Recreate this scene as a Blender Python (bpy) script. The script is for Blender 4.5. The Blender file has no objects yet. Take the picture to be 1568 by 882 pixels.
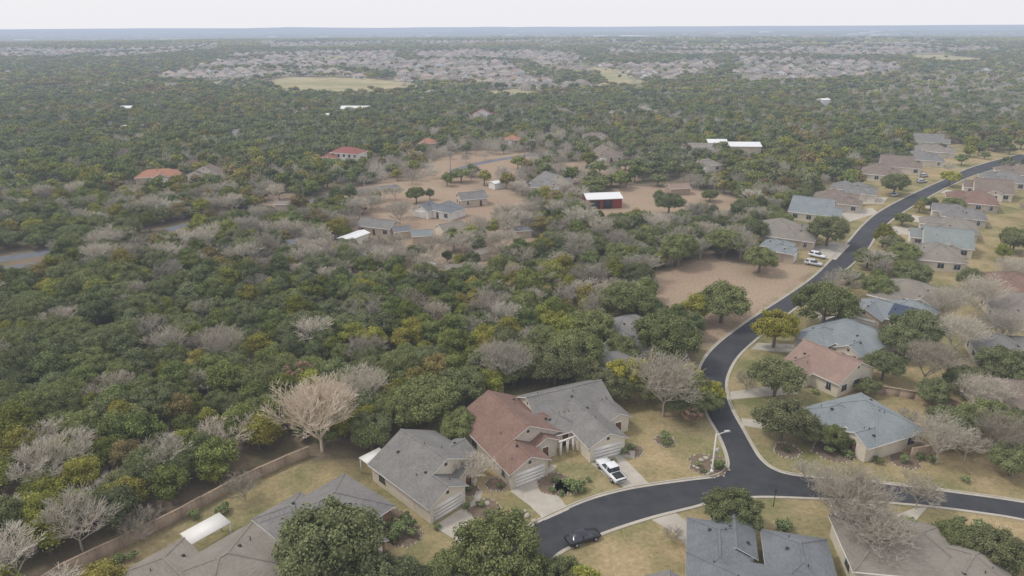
import bpy, math, random
import numpy as np
from mathutils import Vector, Matrix
from mathutils.geometry import tessellate_polygon
random.seed(7); rng=np.random.default_rng(7)
S=bpy.context.scene
# ------------------------------------------------------------------ terrain
def vn(X,Y,s,seed=0):
    tb=np.random.default_rng(seed+99).uniform(0,1,(256,256)); x=X/s+1000.3;y=Y/s+1000.7
    i=np.floor(x).astype(int);j=np.floor(y).astype(int);fx=x-i;fy=y-j;fx=fx*fx*(3-2*fx);fy=fy*fy*(3-2*fy)
    g=lambda a,b:tb[a%256,b%256]
    return (g(i,j)*(1-fx)+g(i+1,j)*fx)*(1-fy)+(g(i,j+1)*(1-fx)+g(i+1,j+1)*fx)*fy
def hgt(X,Y):
    d=np.hypot(X,Y); r=np.clip((d-3000)/9000,0,1.4)
    rise=np.clip((d-720)/1500,0,1); fall=np.clip((d-2300)/1900,0,1); fall=fall*fall*(3-2*fall)
    return r*(8+60*(vn(X,Y,3500,1)-.35)+26*(vn(X,Y,1300,2)-.5))+25*rise*(1-fall)
# ------------------------------------------------------------------ camera / survey
CH=62.0; FPX=1045.0
pitch=math.atan(400/FPX); roll=math.radians(-0.27)
RM=Matrix.Rotation(math.pi/2-pitch,3,'X')@Matrix.Rotation(roll,3,'Z')
def gp(u,v,z=0.0):
    "surveyed bearing -> position on the terrain (plus height z, metres)"
    d=RM@Vector((u-784,441-v,-FPX)); t=(z-CH)/d.z
    if v<150:
        zz=z
        for _ in range(30):
            zn=z+float(hgt(np.array([d.x*t]),np.array([d.y*t]))[0]); zz=.5*zz+.5*zn; t=(zz-CH)/d.z
    return (d.x*t,d.y*t)
def gpl(L,z=0.0): return [gp(u,v,z) for u,v in L]
cam=bpy.data.cameras.new('camera'); camo=bpy.data.objects.new('camera',cam); S.collection.objects.link(camo)
camo.matrix_world=Matrix.Translation((0,0,CH))@RM.to_4x4()
cam.lens=36*FPX/1568; cam.clip_start=1; cam.clip_end=60000; S.camera=camo
S.view_settings.view_transform='Standard'; S.view_settings.look='None'; S.view_settings.exposure=0
# ------------------------------------------------------------------ world & sun
SUN=Vector((-0.55,0.05,0.8)).normalized()
el=math.asin(SUN.z); az=math.atan2(SUN.x,SUN.y)
w=bpy.data.worlds.new('World'); S.world=w; w.use_nodes=True; nt=w.node_tree; nt.nodes.clear()
sk=nt.nodes.new('ShaderNodeTexSky'); sk.sky_type='NISHITA'; sk.sun_disc=False; sk.sun_elevation=el; sk.sun_rotation=az; sk.dust_density=3
mx=nt.nodes.new('ShaderNodeMix'); mx.data_type='RGBA'; mx.inputs[0].default_value=0.88
nt.links.new(sk.outputs[0],mx.inputs[6]); mx.inputs[7].default_value=(9.6,9.55,9.95,1)
bg=nt.nodes.new('ShaderNodeBackground'); bg.inputs[1].default_value=0.1
nt.links.new(mx.outputs[2],bg.inputs[0]); wo=nt.nodes.new('ShaderNodeOutputWorld'); nt.links.new(bg.outputs[0],wo.inputs[0])
sl=bpy.data.lights.new('sun','SUN'); sl.energy=1.5; sl.angle=math.radians(10); sl.color=(1,0.95,0.87)
so=bpy.data.objects.new('sun',sl); S.collection.objects.link(so); so.rotation_euler=SUN.to_track_quat('Z','Y').to_euler(); so.location=(0,0,200)
# ------------------------------------------------------------------ materials
HZ=bpy.data.node_groups.new('painted_haze','ShaderNodeTree')  # haze painted into every material: emission blended in by distance from camera point
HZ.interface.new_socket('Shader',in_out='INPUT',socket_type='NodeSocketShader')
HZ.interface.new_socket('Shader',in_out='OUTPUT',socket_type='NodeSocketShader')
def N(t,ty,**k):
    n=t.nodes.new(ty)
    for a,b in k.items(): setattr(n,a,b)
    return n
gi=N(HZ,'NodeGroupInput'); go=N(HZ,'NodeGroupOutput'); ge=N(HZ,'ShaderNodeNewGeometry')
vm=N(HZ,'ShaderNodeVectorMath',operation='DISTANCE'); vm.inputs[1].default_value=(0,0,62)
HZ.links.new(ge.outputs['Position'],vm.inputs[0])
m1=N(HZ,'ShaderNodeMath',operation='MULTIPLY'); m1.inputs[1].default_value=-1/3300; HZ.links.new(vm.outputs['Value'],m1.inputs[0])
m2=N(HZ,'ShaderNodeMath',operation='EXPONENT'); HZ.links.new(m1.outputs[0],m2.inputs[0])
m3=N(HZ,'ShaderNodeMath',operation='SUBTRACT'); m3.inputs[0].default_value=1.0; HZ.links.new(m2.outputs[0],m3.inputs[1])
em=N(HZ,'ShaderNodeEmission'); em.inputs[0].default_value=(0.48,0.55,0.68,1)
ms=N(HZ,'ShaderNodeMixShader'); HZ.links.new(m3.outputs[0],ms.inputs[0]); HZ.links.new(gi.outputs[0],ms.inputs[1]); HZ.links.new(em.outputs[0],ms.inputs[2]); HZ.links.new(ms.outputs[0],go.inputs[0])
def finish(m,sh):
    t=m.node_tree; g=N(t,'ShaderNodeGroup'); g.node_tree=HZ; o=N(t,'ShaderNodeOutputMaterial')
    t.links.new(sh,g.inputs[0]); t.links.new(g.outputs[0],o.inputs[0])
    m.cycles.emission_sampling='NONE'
def newm(name):
    m=bpy.data.materials.new(name); m.use_nodes=True; m.node_tree.nodes.clear(); return m,m.node_tree
def noise(t,vec,scale,detail=3,rough=.55):
    n=N(t,'ShaderNodeTexNoise'); n.inputs['Scale'].default_value=scale; n.inputs['Detail'].default_value=detail; n.inputs['Roughness'].default_value=rough
    if vec is not None: t.links.new(vec,n.inputs['Vector'])
    return n.outputs[0]
def ramp(t,fac,a,b,lo=.35,hi=.65):
    r=N(t,'ShaderNodeMapRange'); r.inputs[1].default_value=lo; r.inputs[2].default_value=hi; t.links.new(fac,r.inputs[0])
    return mixc(t,r.outputs[0],a,b)
def mixc(t,f,a,b,mode='MIX'):
    x=N(t,'ShaderNodeMix',data_type='RGBA',blend_type=mode)
    if isinstance(f,(int,float)): x.inputs[0].default_value=f
    else: t.links.new(f,x.inputs[0])
    for i,c in ((6,a),(7,b)):
        if isinstance(c,tuple): x.inputs[i].default_value=c+(1,)
        else: t.links.new(c,x.inputs[i])
    return x.outputs[2]
def surf(name,a,b=None,scale=1.0,rough=.85,stretch=None,c=None,cscale=.15,cf=.35,spec=.25,world=False):
    m,t=newm(name)
    if b is None: b=tuple(x*.85 for x in a)
    tc=N(t,'ShaderNodeTexCoord'); vec=tc.outputs['Object']
    if world: vec=N(t,'ShaderNodeNewGeometry').outputs['Position']
    v2=vec
    if stretch:
        mp=N(t,'ShaderNodeMapping'); mp.inputs['Scale'].default_value=stretch; t.links.new(vec,mp.inputs[0]); v2=mp.outputs[0]
    col=ramp(t,noise(t,v2,scale,4,.65),a,b)
    if c is not None:
        n2=noise(t,vec,cscale,3); r=N(t,'ShaderNodeMapRange'); r.inputs[1].default_value=.45; r.inputs[2].default_value=.7; r.inputs[4].default_value=cf; t.links.new(n2,r.inputs[0])
        col=mixc(t,r.outputs[0],col,c)
    p=N(t,'ShaderNodeBsdfPrincipled'); p.inputs['Roughness'].default_value=rough; p.inputs['Specular IOR Level'].default_value=spec
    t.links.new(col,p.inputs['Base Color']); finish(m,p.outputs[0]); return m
def foliage(name,cols,bright=1.0,lo=.72,hi=1.28):
    m,t=newm(name); oi=N(t,'ShaderNodeObjectInfo')
    cr=N(t,'ShaderNodeValToRGB'); cr.color_ramp.interpolation='LINEAR'
    e=cr.color_ramp.elements; e[0].color=cols[0]+(1,); e[0].position=0; e[1].color=cols[-1]+(1,); e[1].position=1
    for i,cc in enumerate(cols[1:-1]):
        q=e.new((i+1)/(len(cols)-1)); q.color=cc+(1,)
    n=noise(t,oi.outputs['Location'],.012,2)
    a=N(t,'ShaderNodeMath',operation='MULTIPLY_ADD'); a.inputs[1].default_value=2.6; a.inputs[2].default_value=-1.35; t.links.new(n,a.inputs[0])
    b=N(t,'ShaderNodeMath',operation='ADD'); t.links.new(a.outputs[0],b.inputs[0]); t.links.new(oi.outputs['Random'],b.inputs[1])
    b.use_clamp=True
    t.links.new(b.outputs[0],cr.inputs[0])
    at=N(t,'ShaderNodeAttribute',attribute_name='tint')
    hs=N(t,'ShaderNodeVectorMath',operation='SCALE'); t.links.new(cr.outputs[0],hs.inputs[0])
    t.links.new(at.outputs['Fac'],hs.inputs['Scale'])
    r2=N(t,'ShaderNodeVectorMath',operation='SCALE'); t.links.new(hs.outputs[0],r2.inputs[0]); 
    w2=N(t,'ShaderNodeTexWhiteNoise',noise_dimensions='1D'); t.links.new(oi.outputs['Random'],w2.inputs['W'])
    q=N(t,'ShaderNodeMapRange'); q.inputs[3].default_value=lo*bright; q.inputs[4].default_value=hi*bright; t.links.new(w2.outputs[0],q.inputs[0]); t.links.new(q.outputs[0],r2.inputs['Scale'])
    d=N(t,'ShaderNodeBsdfDiffuse'); t.links.new(r2.outputs[0],d.inputs[0])
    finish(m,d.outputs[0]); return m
M={}
M['ever']=foliage('evergreen_foliage',[(.125,.14,.072),(.118,.14,.058),(.125,.148,.05),(.15,.165,.045),(.185,.19,.042),(.205,.18,.05),(.18,.145,.07)],1.3)
M['oak']=foliage('live_oak_foliage',[(.13,.143,.07),(.135,.15,.064),(.15,.165,.065),(.138,.142,.072)],1.32,.85,1.15)
M['yel']=foliage('yellowing_foliage',[(.28,.27,.06),(.32,.29,.06)],1.2)
M['rust']=foliage('rust_foliage',[(.33,.21,.15),(.28,.19,.13)],1.1)
M['shrub']=foliage('shrub_foliage',[(.13,.16,.07),(.16,.19,.08),(.12,.14,.07)],1.3)
M['bare']=foliage('bare_twigs',[(.43,.385,.315),(.47,.43,.355),(.41,.36,.285),(.50,.46,.385)],1.08)
M['pale']=foliage('pale_twigs',[(.62,.53,.42),(.64,.56,.45)],1.1)
M['bark']=surf('bark',(.16,.13,.105),(.23,.195,.165),3)
M['asph']=surf('asphalt',(.040,.042,.047),(.055,.057,.063),.5,.8,c=(.082,.082,.085),cscale=.12,cf=.5,world=True)
M['oldasph']=surf('old_asphalt',(.13,.135,.155),(.165,.17,.19),.3,.9,world=True)
M['conc']=surf('concrete',(.50,.46,.39),(.42,.385,.325),.6,.9,c=(.34,.31,.27),cscale=.25,cf=.5,world=True)
M['white']=surf('white_paint',(.78,.76,.72),(.72,.70,.66),.7,.6)
M['metalroof']=surf('white_metal_roof',(.78,.78,.78),(.70,.71,.72),.6,.5,(8,1,1))
M['redbarn']=surf('red_metal_siding',(.28,.05,.04),(.22,.045,.035),.8,.6,(6,6,1))
M['glass']=surf('window_glass',(.03,.035,.045),(.06,.07,.085),.5,.15,spec=.6)
M['tyre']=surf('rubber',(.02,.02,.02)); M['rim']=surf('alloy',(.45,.45,.46),rough=.4)
M['wood']=surf('cedar_fence_wood',(.42,.32,.235),(.32,.245,.18),1.5,.9,(3,3,.3))
M['stone']=surf('limestone',(.50,.45,.37),(.36,.32,.26),1.6,.9)
M['mulch']=surf('mulch',(.15,.11,.08),(.22,.165,.12),2.5,.95,world=True)
M['solar']=surf('solar_panel',(.03,.045,.09),(.04,.06,.11),.6,.25,spec=.6)
M['pole']=surf('pole_paint',(.55,.55,.53)); M['dark']=surf('dark_metal',(.05,.05,.05)); M['door']=surf('door_paint',(.16,.08,.05))
ROOFC={'gray':((.155,.150,.142),(.225,.215,.204)),'red':((.175,.105,.082),(.235,.155,.125)),'tan':((.19,.168,.143),(.255,.23,.195)),
 'blue':((.175,.20,.212),(.24,.26,.265)),'slate':((.13,.14,.15),(.185,.195,.205)),'pink':((.24,.165,.135),(.30,.215,.175)),
 'orange':((.38,.19,.12),(.31,.155,.10)),'terra':((.28,.11,.09),(.23,.09,.075)),'brown':((.165,.13,.108),(.225,.182,.15)),'green':((.19,.215,.21),(.25,.27,.26)),'far':((.30,.24,.205),(.38,.315,.28)),'far2':((.25,.215,.20),(.33,.29,.27))}
def roofm(k):
    n='shingles_'+k
    if n not in M: M[n]=surf(n,ROOFC[k][0],ROOFC[k][1],1.6,.9,(1.0,1.0,7.0),c=tuple(x*1.2 for x in ROOFC[k][1]),cscale=.35,cf=.45)
    return M[n]
WALLC={'cream':((.70,.63,.52),(.62,.56,.46)),'white':((.76,.74,.69),(.70,.67,.62)),'tan':((.55,.46,.36),(.47,.40,.31)),'brick':((.36,.20,.15),(.28,.15,.12)),'lime':((.62,.55,.46),(.50,.45,.37))}
def wallm(k):
    n='wall_'+k
    if n not in M: M[n]=surf(n,WALLC[k][0],WALLC[k][1],1.4 if k in('brick','lime') else .5,.9)
    return M[n]
# ------------------------------------------------------------------ mesh helpers
def build(name,V,F,mats,mi=None,tint=None,smooth=False):
    me=bpy.data.meshes.new(name); V=np.asarray(V,dtype=np.float32).reshape(-1,3)
    if isinstance(F,np.ndarray):
        k=F.shape[1]; nf=len(F); lt=np.full(nf,k,np.int32); li=F.astype(np.int32).ravel()
    else:
        nf=len(F); lt=np.array([len(f) for f in F],np.int32); li=np.array([i for f in F for i in f],np.int32)
    ls=np.concatenate([[0],np.cumsum(lt)[:-1]]).astype(np.int32)
    me.vertices.add(len(V)); me.vertices.foreach_set('co',V.ravel())
    me.loops.add(len(li)); me.loops.foreach_set('vertex_index',li)
    me.polygons.add(nf); me.polygons.foreach_set('loop_start',ls)
    try: me.polygons.foreach_set('loop_total',lt)
    except Exception: pass
    if mi is not None: me.polygons.foreach_set('material_index',np.asarray(mi,np.int32))
    if smooth: me.polygons.foreach_set('use_smooth',np.ones(nf,bool))
    for m in mats: me.materials.append(m)
    me.update(calc_edges=True)
    if tint is not None:
        a=me.attributes.new('tint','FLOAT','POINT'); a.data.foreach_set('value',np.asarray(tint,np.float32))
    return me
def obj(name,me,loc=(0,0,0),rz=0,sc=1,parent=None,coll=None):
    o=bpy.data.objects.new(name,me); (coll or S.collection).objects.link(o)
    o.location=loc; o.rotation_euler=(0,0,rz); o.scale=(sc,sc,sc) if not isinstance(sc,tuple) else sc
    if parent: o.parent=parent
    return o
class Buf:
    def __init__(s): s.v=[]; s.f=[]
    def add(s,vs,fs):
        b=len(s.v); s.v+=[tuple(v) for v in vs]; s.f+=[tuple(i+b for i in f) for f in fs]
    def box(s,x0,x1,y0,y1,z0,z1):
        s.add([(x0,y0,z0),(x1,y0,z0),(x1,y1,z0),(x0,y1,z0),(x0,y0,z1),(x1,y0,z1),(x1,y1,z1),(x0,y1,z1)],
              [(3,2,1,0),(4,5,6,7),(0,1,5,4),(1,2,6,5),(2,3,7,6),(3,0,4,7)])
    def cyl(s,c,r0,r1,z0,z1,n=10):
        vs=[(c[0]+r0*math.cos(2*math.pi*i/n),c[1]+r0*math.sin(2*math.pi*i/n),z0) for i in range(n)]+[(c[0]+r1*math.cos(2*math.pi*i/n),c[1]+r1*math.sin(2*math.pi*i/n),z1) for i in range(n)]
        s.add(vs,[(i,(i+1)%n,n+(i+1)%n,n+i) for i in range(n)]+[tuple(range(n,2*n))])
    def obj(s,name,mat,parent=None,loc=(0,0,0),rz=0):
        if not s.v: return None
        return obj(name,build(name,s.v,s.f,[mat]),loc,rz,1,parent)
def empty(name,loc,rz=0):
    e=bpy.data.objects.new(name,None); S.collection.objects.link(e); e.location=loc; e.rotation_euler=(0,0,rz); e.empty_display_size=.5; return e
def ico(sub):
    import bmesh
    b=bmesh.new(); bmesh.ops.create_icosphere(b,subdivisions=sub,radius=1)
    V=np.array([v.co[:] for v in b.verts]); F=np.array([[v.index for v in f.verts] for f in b.faces]); b.free(); return V,F
ICO1=ico(1)
def tubes(P0,P1,R0,R1,n=3):
    P0=np.asarray(P0);P1=np.asarray(P1);R0=np.asarray(R0)[:,None];R1=np.asarray(R1)[:,None]
    d=P1-P0; d/=np.linalg.norm(d,axis=1,keepdims=True)+1e-9
    a=np.where(np.abs(d[:,2:3])<.9,np.array([[0,0,1.]]),np.array([[1.,0,0]])); u=np.cross(d,a); u/=np.linalg.norm(u,axis=1,keepdims=True); v=np.cross(d,u)
    rings=[]
    for P,R in((P0,R0),(P1,R1)):
        for i in range(n):
            an=2*math.pi*i/n; rings.append(P+R*(u*math.cos(an)+v*math.sin(an)))
    V=np.stack(rings,1).reshape(-1,3); m=len(P0); base=(np.arange(m)*2*n)[:,None,None]
    q=np.array([[i,(i+1)%n,n+(i+1)%n,n+i] for i in range(n)])[None]
    return V,(base+q).reshape(-1,4)
def crown(name,seed,R,hc,hz,ncl,nleaf,ls,mat,conic=0.,core=ICO1,trunkr=.22,spread=.62,cr=(.26,.40),limb=True):
    g=np.random.default_rng(seed); V=[];F=[];T=[];MI=[];nb=0
    cen=[]
    for i in range(ncl):
        th=g.uniform(0,2*math.pi); ph=math.acos(g.uniform(-.45,1.)); rr=g.uniform(.35,1.)**.6
        z=math.cos(ph)*rr
        k=1-conic*(z+.3)*.7
        cen.append((math.cos(th)*math.sin(ph)*rr*R*spread*1.12*max(k,.15),math.sin(th)*math.sin(ph)*rr*R*spread*1.12*max(k,.15),hc+z*hz*.72))
    cen=np.array(cen); cen[:,0]*=g.uniform(.85,1.15); cen[:,1]*=g.uniform(.85,1.15)
    crs=g.uniform(cr[0],cr[1],ncl)*R
    tone=g.uniform(.78,1.22,ncl)
    for c,r,to in zip(cen,crs,tone):
        cv=core[0]*(1+g.uniform(-.25,.12,(len(core[0]),1)))*r*.8; cv[:,2]*=.8; cv+=c
        V.append(cv); F.append(np.concatenate([core[1],core[1][:,-1:]],1)+nb); T.append(np.full(len(cv),.65*to)); nb+=len(cv)  # shade inside the crown is put into the darker core tint
        if nleaf:
            d=g.normal(size=(nleaf,3)); d[:,2]+=.35; d/=np.linalg.norm(d,axis=1,keepdims=True)
            p=c+d*r*g.uniform(.74,1.16,(nleaf,1))*np.array([1,1,.82])
            nn=d*.9+g.normal(size=(nleaf,3))*.5+np.array([0,0,.25]); nn/=np.linalg.norm(nn,axis=1,keepdims=True)
            u=np.cross(nn,g.normal(size=(nleaf,3))); u/=np.linalg.norm(u,axis=1,keepdims=True); v=np.cross(nn,u)
            s=(ls*g.uniform(.6,1.4,(nleaf,1))); s2=s*g.uniform(.45,.9,(nleaf,1))
            q=np.stack([p-u*s,p-v*s2,p+u*s,p+v*s2],1).reshape(-1,3)
            V.append(q); F.append(np.arange(nleaf*4).reshape(-1,4)+nb); nb+=nleaf*4
            T.append(np.repeat(to*g.uniform(.75,1.3,nleaf),4))
    nf=sum(len(f) for f in F); MI=[0]*nf
    if limb:
        P0=[(0,0,-.1)];P1=[(0,0,hc*.55)];A=[trunkr*R/3];B=[trunkr*R/3*.75]
        for j in g.choice(ncl,min(ncl,9),replace=False):
            P0.append((0,0,hc*.5));m_=cen[j]*np.array([.5,.5,.8]);P1.append(m_);A.append(trunkr*R/3*.5);B.append(trunkr*R/3*.3)
            P0.append(m_);P1.append(cen[j]);A.append(trunkr*R/3*.3);B.append(trunkr*R/3*.1)
        tv,tf=tubes(np.array(P0,float),np.array(P1,float),A,B,5); V.append(tv);F.append(tf+nb);T.append(np.ones(len(tv)));MI+=[1]*len(tf)
    V=np.concatenate(V);T=np.concatenate(T)
    FL=[]
    for f in F:
        FL+= [tuple(x) if x[2]!=x[3] else (x[0],x[1],x[2]) for x in f.tolist()]
    return build(name,V,FL,[mat,M['bark']],MI,T)
def bare(name,seed,H,spread,mat,levels=5,kids=(6,4,4,4,3),rt=.16,upright=.5,tw=.022):
    g=random.Random(seed); P0=[];P1=[];A=[];B=[]
    def seg(p,q,a,b): P0.append(p[:]);P1.append(q[:]);A.append(a);B.append(b)
    def grow(p,d,L,r,lv):
        q=p
        for i in range(2):
            d=(d+Vector((g.uniform(-.18,.18),g.uniform(-.18,.18),g.uniform(-.08,.16)))).normalized()
            q2=q+d*L/2; seg(q,q2,r*(1-.2*i),r*(.8-.2*i)); q=q2
            if lv>=levels: continue
            n=kids[lv] if i==1 else kids[lv]//2
            for k in range(n):
                ax=Vector((g.uniform(-1,1),g.uniform(-1,1),g.uniform(-.35,.8)*upright)).normalized()
                nd=(d*.75+ax*spread).normalized()
                if nd.z<-.15: nd.z*=-.3
                grow(q,nd,L*g.uniform(.55,.8),max(r*.52,tw),lv+1)
    trunk=H*.22
    seg(Vector((0,0,-.1)),Vector((0,0,trunk)),rt*1.25,rt)
    for k in range(kids[0]):
        a=2*math.pi*(k+g.random()*.7)/kids[0]
        grow(Vector((0,0,trunk*g.uniform(.75,1.05))),Vector((math.cos(a)*spread,math.sin(a)*spread,g.uniform(.5,1.1))).normalized(),H*.32,rt*.6,1)
    V,F=tubes(np.array(P0),np.array(P1),A,B,3)
    return build(name,V,F,[mat],None,np.repeat(np.random.default_rng(seed).uniform(.8,1.2,len(P0)),6))
def twigdome(name,seed,R,H,n,wd,mat):
    g=np.random.default_rng(seed)
    d=g.normal(size=(n,3)); d[:,2]=np.abs(d[:,2])*.9; d/=np.linalg.norm(d,axis=1,keepdims=True)
    a=g.uniform(.25,.75,(n,1)); L=g.uniform(.25,.5,(n,1)); base=np.array([0,0,H*.3]); sc=np.array([R,R,H*.68])
    lob=1+.18*np.sin(3*np.arctan2(d[:,1],d[:,0])+seed)[:,None]
    dj=d+g.normal(size=(n,3))*.35
    P0=base+d*a*sc*lob; P1=P0+dj*L*sc*.6
    P0=np.concatenate([P0,[[0,0,0]],np.zeros((6,3))+[0,0,H*.25]]); e=g.choice(n,6); P1=np.concatenate([P1,[[0,0,H*.35]],P0[e]])
    A=np.r_[np.full(n,wd),[.16]*1,[.1]*6];B=np.r_[np.full(n,wd*.4),[.12],[.05]*6]
    V,F=tubes(P0,P1,A,B,3); return build(name,V,F,[mat],None,np.repeat(g.uniform(.7,1.25,len(P0)),6))
# ------------------------------------------------------------------ numeric helpers
def inpoly(X,Y,poly):
    r=np.zeros(X.shape,bool); n=len(poly); j=n-1
    for i in range(n):
        xi,yi=poly[i];xj,yj=poly[j]
        c=((yi>Y)!=(yj>Y))&(X<(xj-xi)*(Y-yi)/((yj-yi)+1e-12)+xi); r^=c; j=i
    return r
def dline(X,Y,pl):
    d=np.full(X.shape,1e9)
    for (x0,y0),(x1,y1) in zip(pl[:-1],pl[1:]):
        L=(x1-x0)**2+(y1-y0)**2+1e-9; t=np.clip(((X-x0)*(x1-x0)+(Y-y0)*(y1-y0))/L,0,1)
        d=np.minimum(d,np.hypot(X-x0-t*(x1-x0),Y-y0-t*(y1-y0)))
    return d
def smooth(pl,k=8):
    P=[np.array(p) for p in pl]; P=[2*P[0]-P[1]]+P+[2*P[-1]-P[-2]]; out=[]
    for i in range(1,len(P)-2):
        for s in range(k):
            t=s/k; out.append(tuple(.5*((2*P[i])+(-P[i-1]+P[i+1])*t+(2*P[i-1]-5*P[i]+4*P[i+1]-P[i+2])*t*t+(-P[i-1]+3*P[i]-3*P[i+1]+P[i+2])*t**3)))
    out.append(tuple(P[-2])); return out
# ------------------------------------------------------------------ site plan
E_left=gpl([(700,905),(760,838),(808,806),(850,785),(900,764),(950,750),(1000,741),(1060,733),(1096,728),(1112,716),(1111,696),(1099,666),(1084,640),(1071,610),(1066,578),(1078,548),(1100,524),(1133,499),(1168,475),(1204,452),(1245,423),(1274,395),(1298,370),(1320,345),(1347,323),(1392,299),(1440,277),(1490,255),(1560,236)])
E_right=gpl([(1600,242),(1510,263),(1455,285),(1412,308),(1372,333),(1345,358),(1328,384),(1300,410),(1262,444),(1222,470),(1192,494),(1160,519),(1130,548),(1115,578),(1115,605),(1124,630),(1138,655),(1152,680),(1166,702),(1185,717),(1215,726),(1280,732),(1380,742),(1450,751),(1568,768),(1700,795)])
E_low=gpl([(1700,828),(1568,797),(1500,786),(1420,776),(1320,768),(1240,764),(1160,762),(1100,768),(1060,778),(1000,793),(940,812),(885,834),(850,855),(815,905)])
EL,ER,EW=smooth(E_left),smooth(E_right),smooth(E_low)
road_poly=EL+ER+EW
def sheet(name,poly,z,mat):
    tr=tessellate_polygon([[Vector((x,y,0)) for x,y in poly]])
    return obj(name,build(name,[(x,y,z) for x,y in poly],[tuple(t) for t in tr],[mat]))
sheet('asphalt_street',road_poly,.008,M['asph'])
def ribbon(b,pl,off0,off1,z0,z1,side=1,terrain=False):
    P=np.array(pl); T=np.gradient(P,axis=0); T/=np.linalg.norm(T,axis=1,keepdims=True)+1e-9; Nn=np.stack([-T[:,1],T[:,0]],1)*side
    a=P+Nn*off0;c=P+Nn*off1; n=len(P)
    ha=hgt(a[:,0],a[:,1]) if terrain else np.zeros(n); hc=hgt(c[:,0],c[:,1]) if terrain else np.zeros(n)
    b.add([(x,y,z0+h) for (x,y),h in zip(a,ha)]+[(x,y,z1+h) for (x,y),h in zip(c,hc)],[(i,i+1,n+i+1,n+i) for i in range(n-1)])
kb=Buf()
for pl in(EL,ER,EW):
    ribbon(kb,pl,-.38,.0,.014,.014,1); ribbon(kb,pl,0,.03,.014,.13,1); ribbon(kb,pl,.03,.2,.13,.13,1); ribbon(kb,pl,.2,.22,.13,-.02,1)
kerb=kb.obj('kerb',M['conc'])
def lane(name,px,wd,mat,z=.02):
    b=Buf(); pl=smooth(gpl(px)); ribbon(b,pl,-wd/2,wd/2,z,z); b.obj(name,mat); return pl
lanes=[lane('country_lane',[(-120,410),(0,397),(40,391),(64,388),(90,380)],6,M['oldasph']),
 lane('country_lane',[(255,352),(310,341),(355,331),(410,322),(465,311),(520,297),(560,290),(610,284)],5.5,M['oldasph']),
 lane('country_lane',[(690,262),(740,249),(800,239),(850,232)],5,M['oldasph']),
 lane('farm_track',[(-40,425),(10,412),(60,403)],4,M['oldasph'])]
lawnP=[gpl([(60,905),(150,858),(230,822),(310,778),(400,732),(470,700),(560,700),(640,668),(720,622),(820,590),(950,580),(1060,570),(1066,545),(1100,520),(1168,470),(1245,418),(1180,400),(1140,360),(1190,330),(1260,290),(1330,255),(1420,225),(1640,205),(2000,330),(2300,905)])]
dirtP=[gpl(p) for p in [
 [(505,380),(540,345),(512,300),(600,272),(680,240),(720,230),(815,234),(800,262),(782,288),(835,330),(812,372),(775,400),(700,412),(640,432),(560,432),(510,402)],
 [(898,305),(960,285),(1050,288),(1130,302),(1140,322),(1105,340),(1000,348),(905,350)],
 [(985,425),(1050,402),(1105,392),(1150,408),(1225,398),(1250,412),(1206,447),(1170,470),(1133,496),(1100,521),(1080,540),(1060,520),(1080,500),(1035,478),(1000,470)],
 [(648,500),(700,493),(706,522),(655,528)],[(835,255),(900,245),(1000,262),(960,282),(880,285)],[(900,390),(950,395),(930,425),(905,420)],[(400,300),(450,295),(455,312),(410,318)]]]
fieldP=[gpl(p) for p in [
 [(400,126),(435,117),(560,120),(640,128),(640,139),(520,146),(430,141)],[(890,102),(940,105),(995,128),(980,134),(925,133)],[(735,140),(790,136),(840,142),(820,150),(750,149)],
 [(1380,86),(1440,83),(1510,90),(1500,98),(1420,96)],[(490,84),(545,85),(530,93),(495,92)],
 [(1080,50.5),(1160,50),(1172,52.5),(1090,53)],[(560,48.6),(700,48),(700,50),(560,50.4)],
 [(225,92),(285,90),(295,98),(240,99)],[(200,53),(300,52.5),(300,54),(200,54.5)],[(1240,92),(1300,91),(1310,95),(1240,96)]]]
subP=[gpl(p) for p in [[(190,98),(300,86),(560,78),(860,80),(900,100),(930,132),(850,139),(640,127),(560,119),(430,115),(390,125),(330,130),(215,122)],
 [(900,100),(1000,100),(1120,90),(1350,96),(1400,112),(1260,125),(1100,130),(990,128)],[(-60,74),(330,66),(330,78),(180,90),(-60,90)],[(930,72),(1380,66),(1560,78),(1350,88),(930,84)],[(400,64),(860,63),(860,73),(420,74)]]]
def belt(x,y):  # creek / green belts that break the estates up
    return (np.abs(vn(x,y,260,61)-.5)<.055)|(vn(x,y,420,62)<.24)
xs=np.concatenate([[-60000,-40000,-25000,-16000,-11000,-8000,-6000,-4500,-3500,-2700],np.arange(-2200,-240,16),np.arange(-240,330,2.2),np.arange(332,2200,16),[2700,3500,4500,6000,8000,11000,16000,25000,40000,60000]])
ys=np.concatenate([[-3000,-600,-100,0,30],np.arange(50,470,2.2),np.arange(474,2600,12),np.arange(2700,6000,100),np.arange(6000,16000,400),[18000,22000,30000,45000]])
X,Y=np.meshgrid(xs,ys); Zt=hgt(X,Y)
def blur(a,n=1):
    for _ in range(n): a=(a+np.roll(a,1,0)+np.roll(a,-1,0)+np.roll(a,1,1)+np.roll(a,-1,1))/5
    return a
def mask(pols,n=1):
    r=np.zeros(X.shape)
    for p in pols: r=np.maximum(r,inpoly(X,Y,p))
    return blur(r.astype(float),n)
zone=np.stack([mask(lawnP),mask(dirtP,3),mask(fieldP),mask(subP)*(1-belt(X,Y))],-1).astype(np.float32)
nx,ny=len(xs),len(ys); idx=np.arange(nx*ny).reshape(ny,nx)
Q=np.stack([idx[:-1,:-1],idx[:-1,1:],idx[1:,1:],idx[1:,:-1]],-1).reshape(-1,4)
m,t=newm('ground'); geo=N(t,'ShaderNodeNewGeometry'); P=geo.outputs['Position']
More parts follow.
